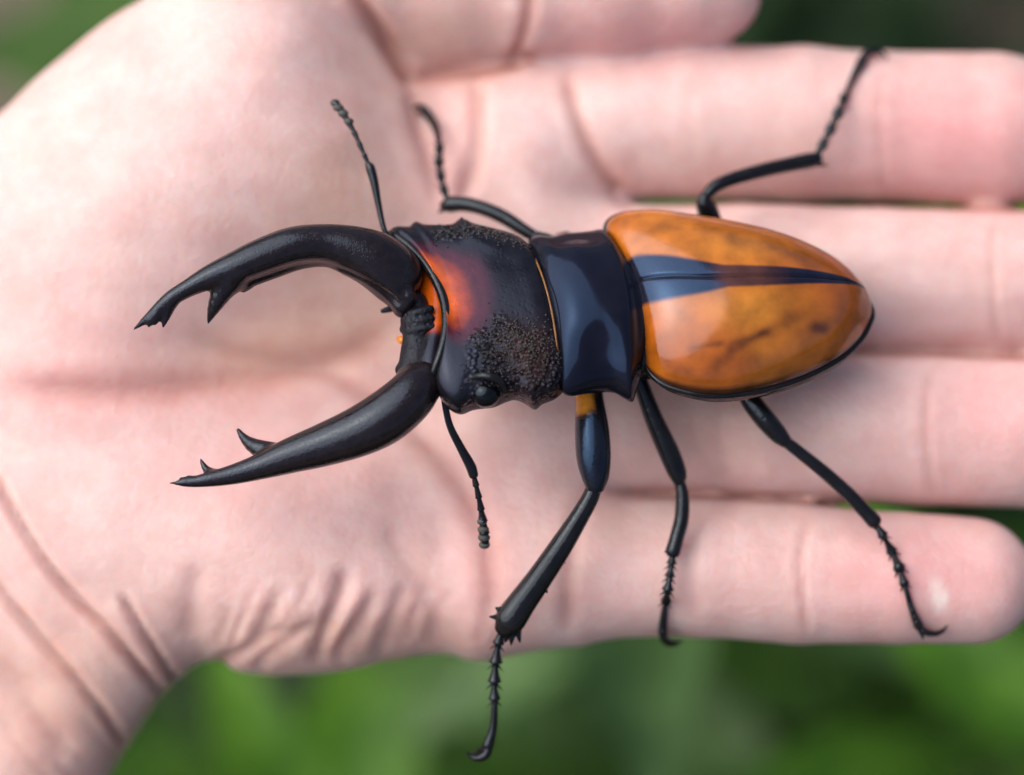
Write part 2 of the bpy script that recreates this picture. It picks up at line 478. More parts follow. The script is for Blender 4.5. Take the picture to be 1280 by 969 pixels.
# creases, folds and wrinkles: pressed into the palm side along lines (px), depth mm, half-width mm, redness
CREASES = [
    ([(-70, 480), (-35, 550), (0, 612), (40, 680), (90, 745), (140, 795), (205, 872), (225, 900)], 1.15, .55, .62),
    ([(-60, 660), (0, 738), (60, 812), (120, 880), (150, 925), (180, 960)], 1.0, .55, .55),
    ([(-80, 760), (0, 835), (50, 895), (90, 960)], .5, 1.6, .25),
    ([(145, 735), (165, 768), (188, 805), (214, 846), (235, 880)], 1.0, .5, .6),
    ([(-40, 478), (60, 488), (180, 486), (300, 474), (420, 448), (520, 400)], .55, 1.6, .55),
    ([(190, 400), (300, 440), (420, 470), (540, 560), (595, 640), (612, 720), (612, 825)], .5, 1.2, .5),
    ([(592, 85), (596, 140), (592, 200), (572, 262)], .6, .9, .5),
    ([(512, 100), (522, 150), (540, 210), (552, 255)], .5, 1.0, .4),
    ([(430, -30), (455, 10), (485, 55), (512, 98), (525, 112)], 1.0, .9, .9),
    ([(495, 100), (520, 97), (555, 92), (605, 88), (660, 74), (690, 72)], .6, .8, .9),
    ([(664, -60), (662, 0), (655, 40), (640, 78), (630, 90)], .5, .7, .8),
    ([(706, 78), (718, 130), (742, 195), (782, 250), (800, 262)], .55, .8, .65),
    ([(760, 612), (725, 640), (712, 700), (710, 800)], .4, .9, .45),
    ([(640, 300), (625, 380), (632, 480)], .4, 1.4, .3),
    ([(770, 235), (800, 252), (900, 252), (1050, 253), (1280, 259), (1480, 262)], .35, .5, .8),
    ([(770, 440), (900, 440), (1090, 440), (1280, 444), (1480, 448)], .35, .5, .8),
    ([(735, 600), (770, 614), (850, 617), (950, 621), (1060, 629), (1130, 636)], .25, .5, .75),
    ([(1010, 640), (1000, 690), (1001, 740), (1008, 800)], .2, .5, .45),
    ([(1168, 448), (1157, 500), (1157, 560), (1166, 625)], .18, .5, .35),
    ([(1246, 262), (1240, 310), (1241, 380), (1248, 436)], .16, .5, .3),
    ([(1105, 70), (1098, 130), (1099, 190), (1106, 250)], .10, .6, .2),
    ([(870, 70), (862, 130), (864, 190), (872, 248)], .08, .8, .1),
    ([(905, 450), (898, 530), (905, 610)], .12, .8, .15),
    ([(870, 625), (862, 700), (868, 785)], .12, .8, .15),
    ([(436, 700), (424, 745), (402, 800), (395, 838)], .7, 1.0, .35),
    ([(470, 735), (452, 775), (430, 810), (420, 838)], .5, .8, .3),
    ([(400, 775), (360, 800), (330, 822), (315, 842)], .5, .8, .3),
    ([(360, 780), (320, 805), (290, 822), (262, 832)], .6, .8, .3),
    ([(510, 720), (495, 760), (480, 800), (470, 832)], .4, .9, .25),
    ([(246, 700), (240, 750), (238, 800)], .35, 1.2, .2),
    ([(350, 730), (340, 770), (310, 800)], .3, 1.0, .2),
    ([(480, 640), (500, 690), (540, 760), (560, 815)], .3, 1.3, .2),
]
_r = random.Random(5)
for i in range(26):          # fine wrinkles bunched along the outer edge of the palm
    x0 = _r.uniform(270, 620); y0 = 835 - _r.uniform(0, 30); L = _r.uniform(40, 100); sl = _r.uniform(.15, .6)
    CREASES.append(([(x0, y0), (x0 + L * sl * .5, y0 - L * .5), (x0 + L * sl, y0 - L)], _r.uniform(.06, .18), _r.uniform(.4, .7), .2))
for i in range(16):          # and across the wrist
    x0 = _r.uniform(-60, 130); y0 = 690 + (x0 + 60) * 1.05 + _r.uniform(-40, 160); L = _r.uniform(50, 130)
    CREASES.append(([(x0, y0), (x0 + L * .32, y0 + L * .42), (x0 + L * .68, y0 + L * .8)], _r.uniform(.08, .2), _r.uniform(.4, .6), .2))
hz = hV[:, 2]
hpx, hpy = to_px(hV[:, 0], hV[:, 1], hz)
top_side = hz > (np.interp(hpx, [-400, 800, 1400], [-22, -22, -26]) - 3)
disp = np.zeros(len(hV)); red = np.zeros(len(hV))
for pts, dep, wid, rd in CREASES:
    pl = crom(np.array(pts, float), 40)
    lo = pl.min(0) - 60; hi = pl.max(0) + 60
    sel = np.where((hpx > lo[0]) & (hpx < hi[0]) & (hpy > lo[1]) & (hpy < hi[1]) & top_side)[0]
    if len(sel) == 0: continue
    best = np.full(len(sel), 1e9); bt = np.zeros(len(sel))
    for i in range(len(pl) - 1):
        a, b = pl[i], pl[i + 1]; e = b - a
        t = np.clip(((hpx[sel] - a[0]) * e[0] + (hpy[sel] - a[1]) * e[1]) / (e @ e), 0, 1)
        d = np.hypot(hpx[sel] - a[0] - t * e[0], hpy[sel] - a[1] - t * e[1])
        m = d < best
        best[m] = d[m]; bt[m] = (i + t[m]) / (len(pl) - 1)
    dm = best * MM * 1.05
    fade = smooth(0, .2, bt) * smooth(1, .85, bt)
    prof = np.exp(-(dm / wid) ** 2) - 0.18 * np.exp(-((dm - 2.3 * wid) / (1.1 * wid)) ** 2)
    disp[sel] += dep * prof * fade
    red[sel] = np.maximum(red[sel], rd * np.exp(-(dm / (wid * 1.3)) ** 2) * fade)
# low-frequency unevenness of the flesh
def vnoise(x, y, z, sc, seed):
    r = np.random.default_rng(seed); o = 0
    for k in range(7):
        d = r.normal(size=3); d /= np.linalg.norm(d)
        o = o + np.sin((x * d[0] + y * d[1] + z * d[2]) / sc * r.uniform(.6, 1.6) + r.uniform(0, 6.28))
    return o / 7 ** 0.5 / 1.2
disp += 0.09 * vnoise(*hV.T, 3.0, 3) + 0.07 * vnoise(*hV.T, 1.3, 4)
# normals of the field
gi = np.clip(((hV - np.array([gx[0], gy[0], gz[0]])) / VX).astype(int), 1, np.array(HAND.shape) - 3)
nrm = np.stack([HAND[tuple((gi + d).T)] - HAND[tuple((gi - d).T)] for d in np.eye(3, dtype=int)], 1)
nrm /= np.linalg.norm(nrm, axis=1)[:, None] + 1e-9
hV = hV - nrm * disp[:, None]

skin = np.tile(np.array([0.70, 0.50, 0.48]), (len(hV), 1))
def blob(cx, cy, rx, ry, ang=0):
    a = math.radians(ang); dx, dy = hpx - cx, hpy - cy
    u = dx * math.cos(a) + dy * math.sin(a); v = -dx * math.sin(a) + dy * math.cos(a)
    return np.exp(-((u / rx) ** 2 + (v / ry) ** 2))
PALE = np.array([0.76, 0.59, 0.575]); PINK = np.array([0.70, 0.37, 0.375]); TAN = np.array([0.60, 0.395, 0.315]); RED = np.array([0.40, 0.12, 0.08])
for c, f, args in [
    (PALE, .25, (130, 230, 170, 150)), (PALE, .25, (120, 600, 140, 110)), (PALE, .5, (680, 200, 70, 150)), (PALE, .5, (1020, 350, 160, 60)), (PALE, .4, (850, 140, 120, 60)),
    (PINK, .95, (1190, 165, 120, 80)), (PINK, .75, (1150, 720, 130, 70)), (PINK, .6, (1230, 520, 90, 70)), (PINK, .6, (800, 45, 170, 45)),
    (PINK, .5, (200, 495, 260, 32)), (PINK, .35, (330, 590, 160, 60)), (PINK, .4, (560, 170, 40, 100)), (PINK, .45, (600, 700, 50, 140)),
    (TAN, .8, (380, 425, 170, 50, -12)), (TAN, .6, (430, 240, 70, 150, 20)), (TAN, .5, (900, 530, 120, 60)), (TAN, .6, (540, 50, 90, 50)), (TAN, .55, (80, 880, 150, 130)), (TAN, .5, (430, 800, 200, 40)),
    (PINK, .3, (90, 460, 100, 60))]:
    skin = mix(skin, c, np.clip(f * blob(*args), 0, 1))
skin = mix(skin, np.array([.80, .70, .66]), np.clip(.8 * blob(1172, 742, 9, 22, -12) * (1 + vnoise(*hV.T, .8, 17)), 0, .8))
mot = vnoise(*hV.T, 2.6, 11) * 0.5 + vnoise(*hV.T, 5.5, 12) * 0.5
skin = mix(skin, PINK, np.clip(0.12 * mot, 0, .3)); skin = mix(skin, PALE, np.clip(-0.12 * mot, 0, .3))
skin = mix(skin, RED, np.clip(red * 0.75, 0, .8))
hand = make_obj('hand', hV, hF, M_skin, col=skin)
tag(hand, 'pale open human hand held palm up with the stag beetle on it', 'hand')
del HAND

# ------------------------------------------------------------------ the stag beetle
ROLL = math.radians(28)
WV = np.array([-0.10, math.sin(ROLL), math.cos(ROLL)]); WV /= np.linalg.norm(WV)
def zb(px, py):
    """depth of the beetle's frontal plane (the plane of its side margins)"""
    return -3.2 + (py - 395) * MM * math.tan(ROLL) - np.maximum(0, px - 690) * 0.012

beetle = bpy.data.objects.new('stag_beetle', None)
S.collection.objects.link(beetle)
beetle.location = Vector(to_world(C(760, 400, -15)))
tag(beetle, 'large stag beetle with long black jaws and amber wing cases standing on the palm', 'beetle')

def shell_pt(A, B, Hf, bow=None, e=0.8, dz=0.0, hs=lambda t: 1.0):
    """returns f(t, s): point on a dome stretched between margin A (s=0) and margin B (s=1)"""
    A = np.asarray(A, float); B = np.asarray(B, float)
    ra, rb = crom(A, 400), crom(B, 400); u = np.linspace(0, 1, 400)
    def f(t, s, hmul=1.0, lift=0.0):
        t, s = np.broadcast_arrays(np.asarray(t, float), np.asarray(s, float))
        ax, ay = np.interp(t, u, ra[:, 0]), np.interp(t, u, ra[:, 1])
        bx, by = np.interp(t, u, rb[:, 0]), np.interp(t, u, rb[:, 1])
        x = ax * (1 - s) + bx * s; y = ay * (1 - s) + by * s
        if bow is not None: x = x + bow(t) * 4 * s * (1 - s)
        p = C(x, y, zb(x, y) + dz)
        h = Hf(t, s) * np.maximum(0, 4 * s * (1 - s)) ** (0.5 * e) * hmul + lift
        return p + WV * h[..., None]
    return f

def closed_shell(f, n, m, hb, ends=True):
    """top dome plus shallow underside"""
    t = (1 - np.cos(np.linspace(0, math.pi, n))) / 2
    s = (1 - np.cos(np.linspace(0, math.pi, m))) / 2
    Tt, Ss = np.meshgrid(t, s, indexing='ij')
    top = f(Tt, Ss); bot = f(Tt, Ss, -hb)
    V = np.vstack([top.reshape(-1, 3), bot.reshape(-1, 3)])
    F = grid_faces(n, m) + [q[::-1] for q in grid_faces(n, m, n * m)]
    return V, F, np.concatenate([Tt.ravel(), Tt.ravel()]), np.concatenate([Ss.ravel(), Ss.ravel()])

# --- elytra
EA = [(803, 450), (813, 470), (835, 487), (870, 498), (905, 501), (950, 495), (1000, 480), (1045, 457), (1073, 432), (1088, 404), (1090, 390), (1085, 376)]
EB = [(764, 304), (757, 290), (762, 278), (780, 271), (815, 270), (860, 277), (910, 287), (960, 299), (1005, 314), (1045, 334), (1072, 357), (1085, 376)]
def EH(t, s):
    rise = np.clip(1 - (1 - np.minimum(t / 0.48, 1)) ** 2.0, 0, 1) ** 0.5
    fall = np.clip(1 - np.maximum(0, (t - 0.48) / 0.52) ** 2.3, 0, 1) ** 0.72
    return 8.6 * rise * fall
ef = shell_pt(EA, EB, EH, bow=lambda t: 14 * (1 - t) ** 3, e=0.9)
n, m = 120, 70
t1 = (1 - np.cos(np.linspace(0, math.pi, n))) / 2
AMB = lin(170, 100, 26); AMB2 = lin(142, 62, 13); BRN = lin(74, 36, 12); YEL = lin(188, 126, 44)
for side in (0, 1):
    q = np.linspace(0, 1, m)
    q = 1 - (1 - q) ** 1.0
    s1 = (0.0 + 0.4985 * np.sin(q * math.pi / 2)) if side == 0 else (1 - 0.4985 * np.sin(q * math.pi / 2))
    Tt, Ss = np.meshgrid(t1, s1, indexing='ij')
    edge = np.abs(Ss - 0.5)
    dip = -0.22 * np.exp(-(edge / 0.012) ** 2)
    rim = 0.25 * np.exp(-((np.minimum(Ss, 1 - Ss)) / 0.006) ** 2)
    top = ef(Tt, Ss, 1.0, dip)
    top += WV * (0.05 * vnoise(*top.reshape(-1, 3).T, 2.2, 21 + side).reshape(Tt.shape) * smooth(0, .1, np.minimum(Tt, 1 - Tt)) * smooth(0, .06, np.minimum(Ss, 1 - Ss)))[..., None]
    bot = ef(Tt, Ss, 0.93, dip - 0.35)
    V = np.vstack([top.reshape(-1, 3), bot.reshape(-1, 3)])
    F = grid_faces(n, m) + [qq[::-1] for qq in grid_faces(n, m, n * m)]
    nm = n * m
    for i in range(n - 1):
        for j in (0, m - 1):
            a = i * m + j; F.append((a, a + m, a + m + nm, a + nm))
    for j in range(m - 1):
        for i in (0, n - 1):
            a = i * m + j; F.append((a, a + 1, a + 1 + nm, a + nm))
    tt, ss = np.concatenate([Tt.ravel()] * 2), np.concatenate([Ss.ravel()] * 2)
    lat = np.abs(ss - 0.5) * 2                       # 0 at the suture, 1 at the side margin
    col = np.tile(AMB, (len(V), 1))
    x, y, z = V.T
    col = mix(col, AMB2, np.clip(0.5 + 0.7 * vnoise(x, y, z, 2.8, 31), 0, 1) * 0.55)
    col = mix(col, AMB2 * 0.8, smooth(.35, .9, tt) * 0.6)
    col = mix(col, YEL, np.exp(-(((tt - .45) / .16) ** 2 + ((lat - .36) / .22) ** 2)) * 0.45)
    # smoky streaks
    vx, vy = to_px(V[:, 0], V[:, 1], V[:, 2])
    def streak(x0, y0, x2, y2, wd, st):
        k = np.clip(((vx - x0) * (x2 - x0) + (vy - y0) * (y2 - y0)) / ((x2 - x0) ** 2 + (y2 - y0) ** 2), 0, 1)
        d = np.hypot(vx - x0 - k * (x2 - x0), vy - y0 - k * (y2 - y0)) + 2.0 * vnoise(x, y, z, .7, 34)
        return st * np.exp(-(d / wd) ** 2) * np.clip(0.75 + 0.6 * vnoise(x, y, z, 0.9, 33), 0, 1.3)
    if side == 0:
        st = sum(streak(*q) for q in [(862, 435, 900, 429, 4, .8), (915, 434, 955, 416, 8, .65), (850, 460, 858, 464, 7, .85), (895, 458, 910, 446, 7, .5), (985, 388, 1006, 386, 10, .45),
                                      (1022, 410, 1029, 412, 9, 1.0), (950, 416, 990, 398, 9, .35), (930, 480, 1040, 445, 14, .30), (870, 478, 900, 470, 8, .3)])
    else:
        st = sum(streak(*q) for q in [(915, 297, 960, 308, 7, .5), (975, 313, 1020, 330, 9, .4), (830, 282, 850, 285, 6, .3)])
    col = mix(col, BRN, np.clip(st, 0, .92))
    # black band along the suture, broad at the base
    w = 0.125 + 0.21 * np.clip(1 - tt / 0.40, 0, 1) ** 0.9 - 0.05 * smooth(.55, 1, tt)
    gap = 1 - 0.15 * smooth(.33, .42, tt) * smooth(.66, .5, tt)  # mid-band lightened to brown: a reflection painted into the black
    col = mix(col, np.array([0.010, 0.009, 0.016]), smooth(w * 1.12 + .008, w * 0.9 - .008, lat) * gap)
    col = mix(col, np.array([0.012, 0.009, 0.008]), smooth(.955, .985, lat))
    col = mix(col, np.array([0.012, 0.009, 0.008]), smooth(.05, .02, tt))
    col = np.column_stack([col, smooth(w * 1.12 + .008, w * 0.9 - .008, lat)])
    e = make_obj('elytron', V, F, M_elyt, beetle, col=col)
    tr_ = np.linspace(.015, .998, 90)
    Pm = ef(tr_, np.full(90, .004 if side == 0 else .996)); Pm = Pm - WV * .28
    mx_, my_ = to_px(Pm[:, 0], Pm[:, 1], Pm[:, 2])
    v, f = tube(np.column_stack([mx_, my_, Pm[:, 2], np.full(90, 4.0)]), seg=8, raw=True); make_obj('margin', v, f, M_leg, e)

# abdomen and thorax underneath
abf = shell_pt([(700, 478), (760, 480), (820, 470), (900, 486), (1000, 468), (1060, 430), (1080, 376)],
               [(690, 318), (740, 312), (790, 296), (880, 292), (990, 318), (1050, 344), (1080, 370)], lambda t, s: 5.0 * np.clip(1 - (2 * t - 1) ** 4, 0, 1) ** .5, dz=-1.2)
V, F, _, _ = closed_shell(abf, 40, 30, 0.85)
make_obj('abdomen', V, F, M_leg, beetle, weld=True)

# --- scutellum
V, F, _, _ = closed_shell(shell_pt([(806, 372), (818, 365), (828, 352), (832, 346)], [(797, 338), (808, 336), (822, 341), (832, 346)],
                          lambda t, s: .7 * np.clip(1 - t ** 2, 0, 1) ** .5 * np.clip(t / .05, 0, 1) ** .5, dz=4.4), 24, 20, .6)
make_obj('scutellum', V, F, M_pron, beetle, weld=True)

# --- pronotum
PA = [(704, 480), (703, 490), (712, 494), (730, 491), (752, 488), (768, 489), (780, 496), (790, 500), (795, 485), (799, 470), (806, 456), (812, 446)]
PB = [(664, 316), (660, 303), (672, 298), (690, 300), (706, 297), (722, 296), (738, 294), (750, 292), (758, 296), (764, 306), (772, 316), (778, 322)]
def PH(t, s):
    g = np.clip(1 - (1 - np.minimum(t / .52, 1)) ** 2, 0, 1) ** .5 * np.clip(1 - np.maximum(0, (t - .52) / .48) ** 2.4, 0, 1) ** .5
    flat = 1 - .16 * np.exp(-(((s - .16) / .10) ** 2 + ((t - .45) / .2) ** 2)) - .12 * np.exp(-(((s - .9) / .06) ** 2 + ((t - .45) / .2) ** 2)) + .05 * np.exp(-((t - .93) / .03) ** 2)
    groove = 1 - 0.07 * np.exp(-((t - .80) / .05) ** 2) * smooth(.02, .2, s)
    return 6.0 * g * flat * groove
pf = shell_pt(PA, PB, PH, bow=lambda t: 24 * t ** 2 + 10 * (1 - t) ** 2, e=0.95)
V, F, tt, ss = closed_shell(pf, 110, 90, 0.75)
V = V + WV * (0.05 * vnoise(*V.T, 2.2, 41))[:, None]
pron = make_obj('pronotum', V, F, M_pron, beetle, weld=True)
# thin golden fringe where the head slides under the pronotum
sv = np.linspace(0.05, .97, 40)
P = pf(np.full(40, .012), sv) + WV * (0.5 + 2.6 * np.sin(sv * math.pi) ** .7)[:, None] + np.array([-.25, 0, 0])
def tube_mm(P, R, seg=8):
    px, py = to_px(P[:, 0], P[:, 1], P[:, 2])
    return tube(np.column_stack([px, py, P[:, 2], np.full(len(P), R) if np.isscalar(R) else R]), seg=seg, raw=True)
v, f = tube_mm(P, 1.3); make_obj('fringe', v, f, M_hair, pron)

# --- head
HA = [(544, 470), (548, 492), (560, 507), (574, 513), (588, 508), (600, 506), (616, 504), (630, 498), (642, 495), (655, 500), (667, 507), (677, 500), (692, 494), (704, 484), (708, 470)]
HB = [(496, 302), (488, 295), (497, 290), (512, 290), (520, 284), (530, 287), (548, 288), (566, 287), (578, 280), (592, 286), (612, 291), (632, 296), (650, 303), (662, 312), (668, 322)]
def HH(t, s):
    g = np.clip(1 - (1 - np.minimum(t / .10, 1)) ** 2, 0, 1) ** .5 * np.clip(1 - np.maximum(0, (t - .78) / .22) ** 2.5, 0, 1) ** .5
    dish = 1 - 0.22 * np.exp(-(((s - .55) / .22) ** 2 + ((t - .18) / .22) ** 2))
    hump = 0.16 * np.exp(-(((s - .22) / .10) ** 2 + ((t - .62) / .22) ** 2)) + 0.10 * np.exp(-(((s - .85) / .08) ** 2 + ((t - .6) / .25) ** 2))
    return 4.1 * g * (dish + hump)
hf = shell_pt(HA, HB, HH, bow=lambda t: 46 * (1 - t) ** 2 + 14 * t ** 1.5, e=0.55)
V, F, tt, ss = closed_shell(hf, 130, 120, 0.9)
ORG = lin(180, 78, 12); RDO = lin(132, 50, 26); SKY_PUR = lin(64, 24, 34)
col = np.tile(np.array(BLACK), (len(V), 1))
x, y, z = V.T
o = np.exp(-(((ss - .56) / .245) ** 4)) * smooth(.66, .04, tt + 0.35 * (ss - .55) ** 2 * 4 - .02 * vnoise(x, y, z, 2, 5))
topm = np.arange(len(V)) < len(V) // 2
o = o * topm
col = mix(col, SKY_PUR, smooth(.0, .24, o)); col = mix(col, RDO, smooth(.28, .55, o)); col = mix(col, ORG, smooth(.5, .85, o))  # purple fringe is sky reflection over orange, painted as base colour
br = np.exp(-(((ss - .20) / .14) ** 2 + ((tt - .72) / .16) ** 2)) * topm
col = mix(col, lin(64, 34, 22), br * .75)
gr = np.maximum(smooth(.40, .30, ss + .05 * vnoise(x, y, z, 1.5, 6)) * smooth(.25, .45, tt), smooth(.84, .9, ss) * smooth(.2, .4, tt)) * smooth(.98, .9, tt) * topm
col = np.column_stack([col, gr])
head = make_obj('head', V, F, M_head, beetle, col=col, weld=True)
# granules: small shiny beads set into the rough patches
gv, gf = [], []
ico = bmesh.new(); bmesh.ops.create_icosphere(ico, subdivisions=1, radius=1.0)
iv = np.array([q.co[:] for q in ico.verts]); iF = [tuple(q.index for q in fc.verts) for fc in ico.faces]; ico.free()
cnt = 0
while cnt < 900:
    t_, s_ = rng.uniform(.25, .97), rng.uniform(.03, .98)
    p = (np.exp(-(((s_ - .18) / .15) ** 2 + ((t_ - .66) / .22) ** 2)) + 0.7 * np.exp(-(((s_ - .90) / .05) ** 2 + ((t_ - .55) / .25) ** 2)))
    if rng.uniform() > p: continue
    c0 = hf(t_, s_); r = rng.uniform(.09, .2)
    gv.append(c0 + iv * r * np.array([1, 1, .8])); gf += [tuple(i + cnt * len(iv) for i in q) for q in iF]; cnt += 1
g = make_obj('granules', np.vstack(gv), gf, chitin('granule', (0.013, 0.010, 0.010), 0.22, bump=0.1, scale=2000), head); tag(g, kind='stuff')
# raised black rim along the front of the head
sv = np.linspace(.015, .985, 50)
P = hf(np.full(50, .035), sv) + WV * 0.15 + np.array([-0.25, 0, 0])
v, f = tube_mm(P, 4.6 + 1.8 * np.sin(sv * math.pi), 12); make_obj('rim', v, f, M_leg, head)
# eye and the lobes round it
def blobs(lst, sub=3):
    out = []
    b = bmesh.new(); bmesh.ops.create_icosphere(b, subdivisions=sub, radius=1.0)
    bv = np.array([q.co[:] for q in b.verts]); bf = [tuple(q.index for q in fc.verts) for fc in b.faces]; b.free()
    for (px, py, z, rx, ry, rz) in lst:
        out.append((C(px, py, z) + bv * np.array([rx, ry, rz]) * MM, bf))
    return join(*out)
v, f = blobs([(607, 492, 2.6, 19, 18, 19)]); make_obj('eye', v, f, M_eye, head)
v, f = blobs([(560, 294, -6.5, 15, 14, 16)]); make_obj('eye', v, f, M_eye, head)
v, f = join(blobs([(572, 494, 2.0, 20, 17, 22)]), tube([(590, 472, 3.6, 4), (607, 470, 4.6, 5), (625, 477, 4.4, 5), (632, 490, 3.4, 4)], 20, 10)); make_obj('eye_ridge', v, f, M_leg, head)

# --- mandibles: solid jaws with their teeth grown from one distance field
def jaw(chains, h=0.15, k=0.6):
    pts = np.vstack([np.array(c)[:, :3] for c, _ in chains])
    P = C(pts[:, 0], pts[:, 1], pts[:, 2]); lo = P.min(0) - 5; hi = P.max(0) + 5
    ax = [np.arange(lo[i], hi[i], h) for i in range(3)]
    X, Y, Z = (a.astype(np.float32) for a in (ax[0][:, None, None], ax[1][None, :, None], ax[2][None, None, :]))
    out = None
    for rows, nn in chains:
        R = crom(np.array([[*C(r[0], r[1], r[2]), r[3] * MM] for r in rows]), nn)
        ch = None
        for a, b in zip(R[:-1], R[1:]):
            d = cone_sdf((X, Y, Z), a[:3].astype(np.float32), b[:3].astype(np.float32), max(a[3], .03), max(b[3], .03))
            ch = d if ch is None else np.minimum(ch, d)
        out = ch if out is None else smin(out, ch, k)
    V, F = surface_nets(out, (ax[0][0], ax[1][0], ax[2][0]), h)
    return relax(V, F, 10), F

# --- face: the sloping orange plate below the rim, and the dark mouthparts between the jaws
FA = [(494, 306), (500, 326), (506, 352), (510, 382), (506, 405), (506, 425), (500, 448), (503, 470)]
FB = [(503, 303), (528, 316), (548, 342), (557, 380), (556, 410), (552, 435), (547, 458), (542, 476)]
ff = shell_pt(FA, FB, lambda t, s: 1.3 * np.clip(1 - (2 * t - 1) ** 6, 0, 1) ** .5, dz=0.3, e=.8)
V, F, tt, ss = closed_shell(ff, 70, 40, 1.6)
# tilt: the far side meets the rim, the near side drops away
V = V + WV * ((smooth(0, 1, ss) - .75) * 2.4)[:, None]
vx, vy = to_px(V[:, 0], V[:, 1], V[:, 2])
o = smooth(312, 335, vy) * smooth(425, 400, vy) * smooth(.10, .45, ss)
col = np.tile(np.array([.010, .009, .012]), (len(V), 1))
col = mix(col, RDO, smooth(.1, .6, o)); col = mix(col, ORG, smooth(.55, .95, o)); col = np.column_stack([col, np.zeros(len(V))])
face = make_obj('face_plate', V, F, M_head, head, col=col, weld=True)
V, F = jaw([([(518, 380, -3.2, 17), (524, 398, -2.6, 18), (524, 425, -2.4, 21), (521, 450, -2.0, 22), (518, 474, -1.8, 22)], 14),
            ([(505, 392, -2.2, 5), (520, 391, -.9, 6), (538, 386, -1.2, 5)], 5), ([(504, 402, -2.2, 4), (520, 402, -.8, 5), (540, 398, -1.0, 4)], 5),
            ([(503, 412, -2.4, 4), (520, 412, -.8, 4.5), (541, 409, -.9, 4)], 5), ([(500, 462, -1.6, 6), (520, 458, -.2, 7), (543, 456, -.4, 6)], 5)], h=.16)
V += WV * (0.10 * vnoise(*V.T, .5, 8))[:, None]
make_obj('labrum', V, F, M_dark, head)
v, f = join(tube([(512, 428, -4, 5), (503, 425, -4, 6), (499, 424, -4.2, 4)], 12, 10), blobs([(501, 425, -4.4, 4.5, 5, 5)], 2)); make_obj('palp', v, f, M_palp, head)
v, f = tube([(495, 384, -5, 5), (485, 387, -5, 4), (478, 389, -5, 3)], 12, 8); make_obj('palp', v, f, M_dark, head)

up_main = [(494, 344, -3.0, 35), (484, 334, -2.4, 36), (466, 322, -1.8, 34), (440, 311, -1.2, 29), (405, 304, -0.6, 24), (366, 307, 0, 23.5), (328, 320, .3, 22.5), (295, 334, .5, 20), (262, 347, .6, 15.5), (236, 360, .6, 11.5), (213, 374, .5, 10), (194, 391, .2, 8), (181, 401, 0, 5), (167, 412, -.3, 1.2)]
up_keel = [(502, 376, -2.6, 16), (484, 361, -2.4, 16), (462, 343, -2.1, 16), (438, 331, -1.9, 15.5), (410, 321, -1.8, 13.5), (376, 323, -1.6, 14), (342, 335, -1.3, 13.5), (312, 347, -.9, 12.5), (288, 357, -.4, 11)]
up_r1 = [(500, 370, -.5, 4), (480, 352, -.1, 4), (458, 338, .1, 3.5), (428, 328, -.2, 2.5)]
up_r2 = [(494, 378, -1.4, 3.5), (474, 360, -1.0, 3.5), (452, 347, -.9, 3), (425, 337, -1.0, 2)]
up_t1 = [(290, 346, .2, 18), (278, 364, .1, 14), (267, 386, -.3, 8), (260, 404, -.8, 1.6)]
up_t2 = [(213, 380, .3, 8), (208, 394, .2, 6), (204, 408, .2, 2)]
up_t3 = [(196, 396, .4, 5), (194, 405, .4, 2)]
up_t4 = [(188, 401, .3, 4), (186, 408, .3, 1.5)]
up_b = [(510, 372, -1.2, 11), (502, 384, -1.8, 12), (505, 390, -2.6, 9)]
bump_ = [(310, 358, -1, 4), (305, 364, -1, 2)]
V, F = jaw([(up_main, 70), (up_keel, 28), (up_t1, 8), (up_t2, 6), (up_t3, 4), (up_t4, 4), (up_b, 5), (bump_, 3), (up_r1, 10), (up_r2, 10)])
jaw_u = make_obj('mandible', V, F, M_mand, beetle)
lo_main = [(528, 478, .8, 25), (520, 487, 1.2, 30), (505, 503, 1.8, 32.5), (478, 524, 2.0, 33.5), (445, 541, 1.8, 31), (405, 556, 1.3, 27), (362, 570, .8, 22), (326, 583, .4, 16.5), (290, 593.5, .2, 12.5), (257, 600, .1, 9), (235, 603.5, 0, 5.5), (212, 604, 0, 1.0)]
lo_t1 = [(345, 566, -.6, 13), (322, 560, -1.4, 11), (307, 550, -2.0, 6.5), (298, 538, -2.4, 2.8)]
lo_t2 = [(268, 593, -.6, 7), (258, 587, -1.0, 5), (251, 575, -1.3, 2)]
lo_t3 = [(240, 600, -.1, 4), (236, 596, -.2, 1.6)]
lo_t4 = [(231, 601, -.1, 3.5), (226, 598, -.2, 1.4)]
lo_b = [(506, 468, .6, 9), (520, 464, .8, 10), (536, 462, .8, 9)]
V, F = jaw([(lo_main, 70), (lo_t1, 8), (lo_t2, 6), (lo_t3, 3), (lo_t4, 3), (lo_b, 5)])
jaw_l = make_obj('mandible', V, F, M_mand, beetle)

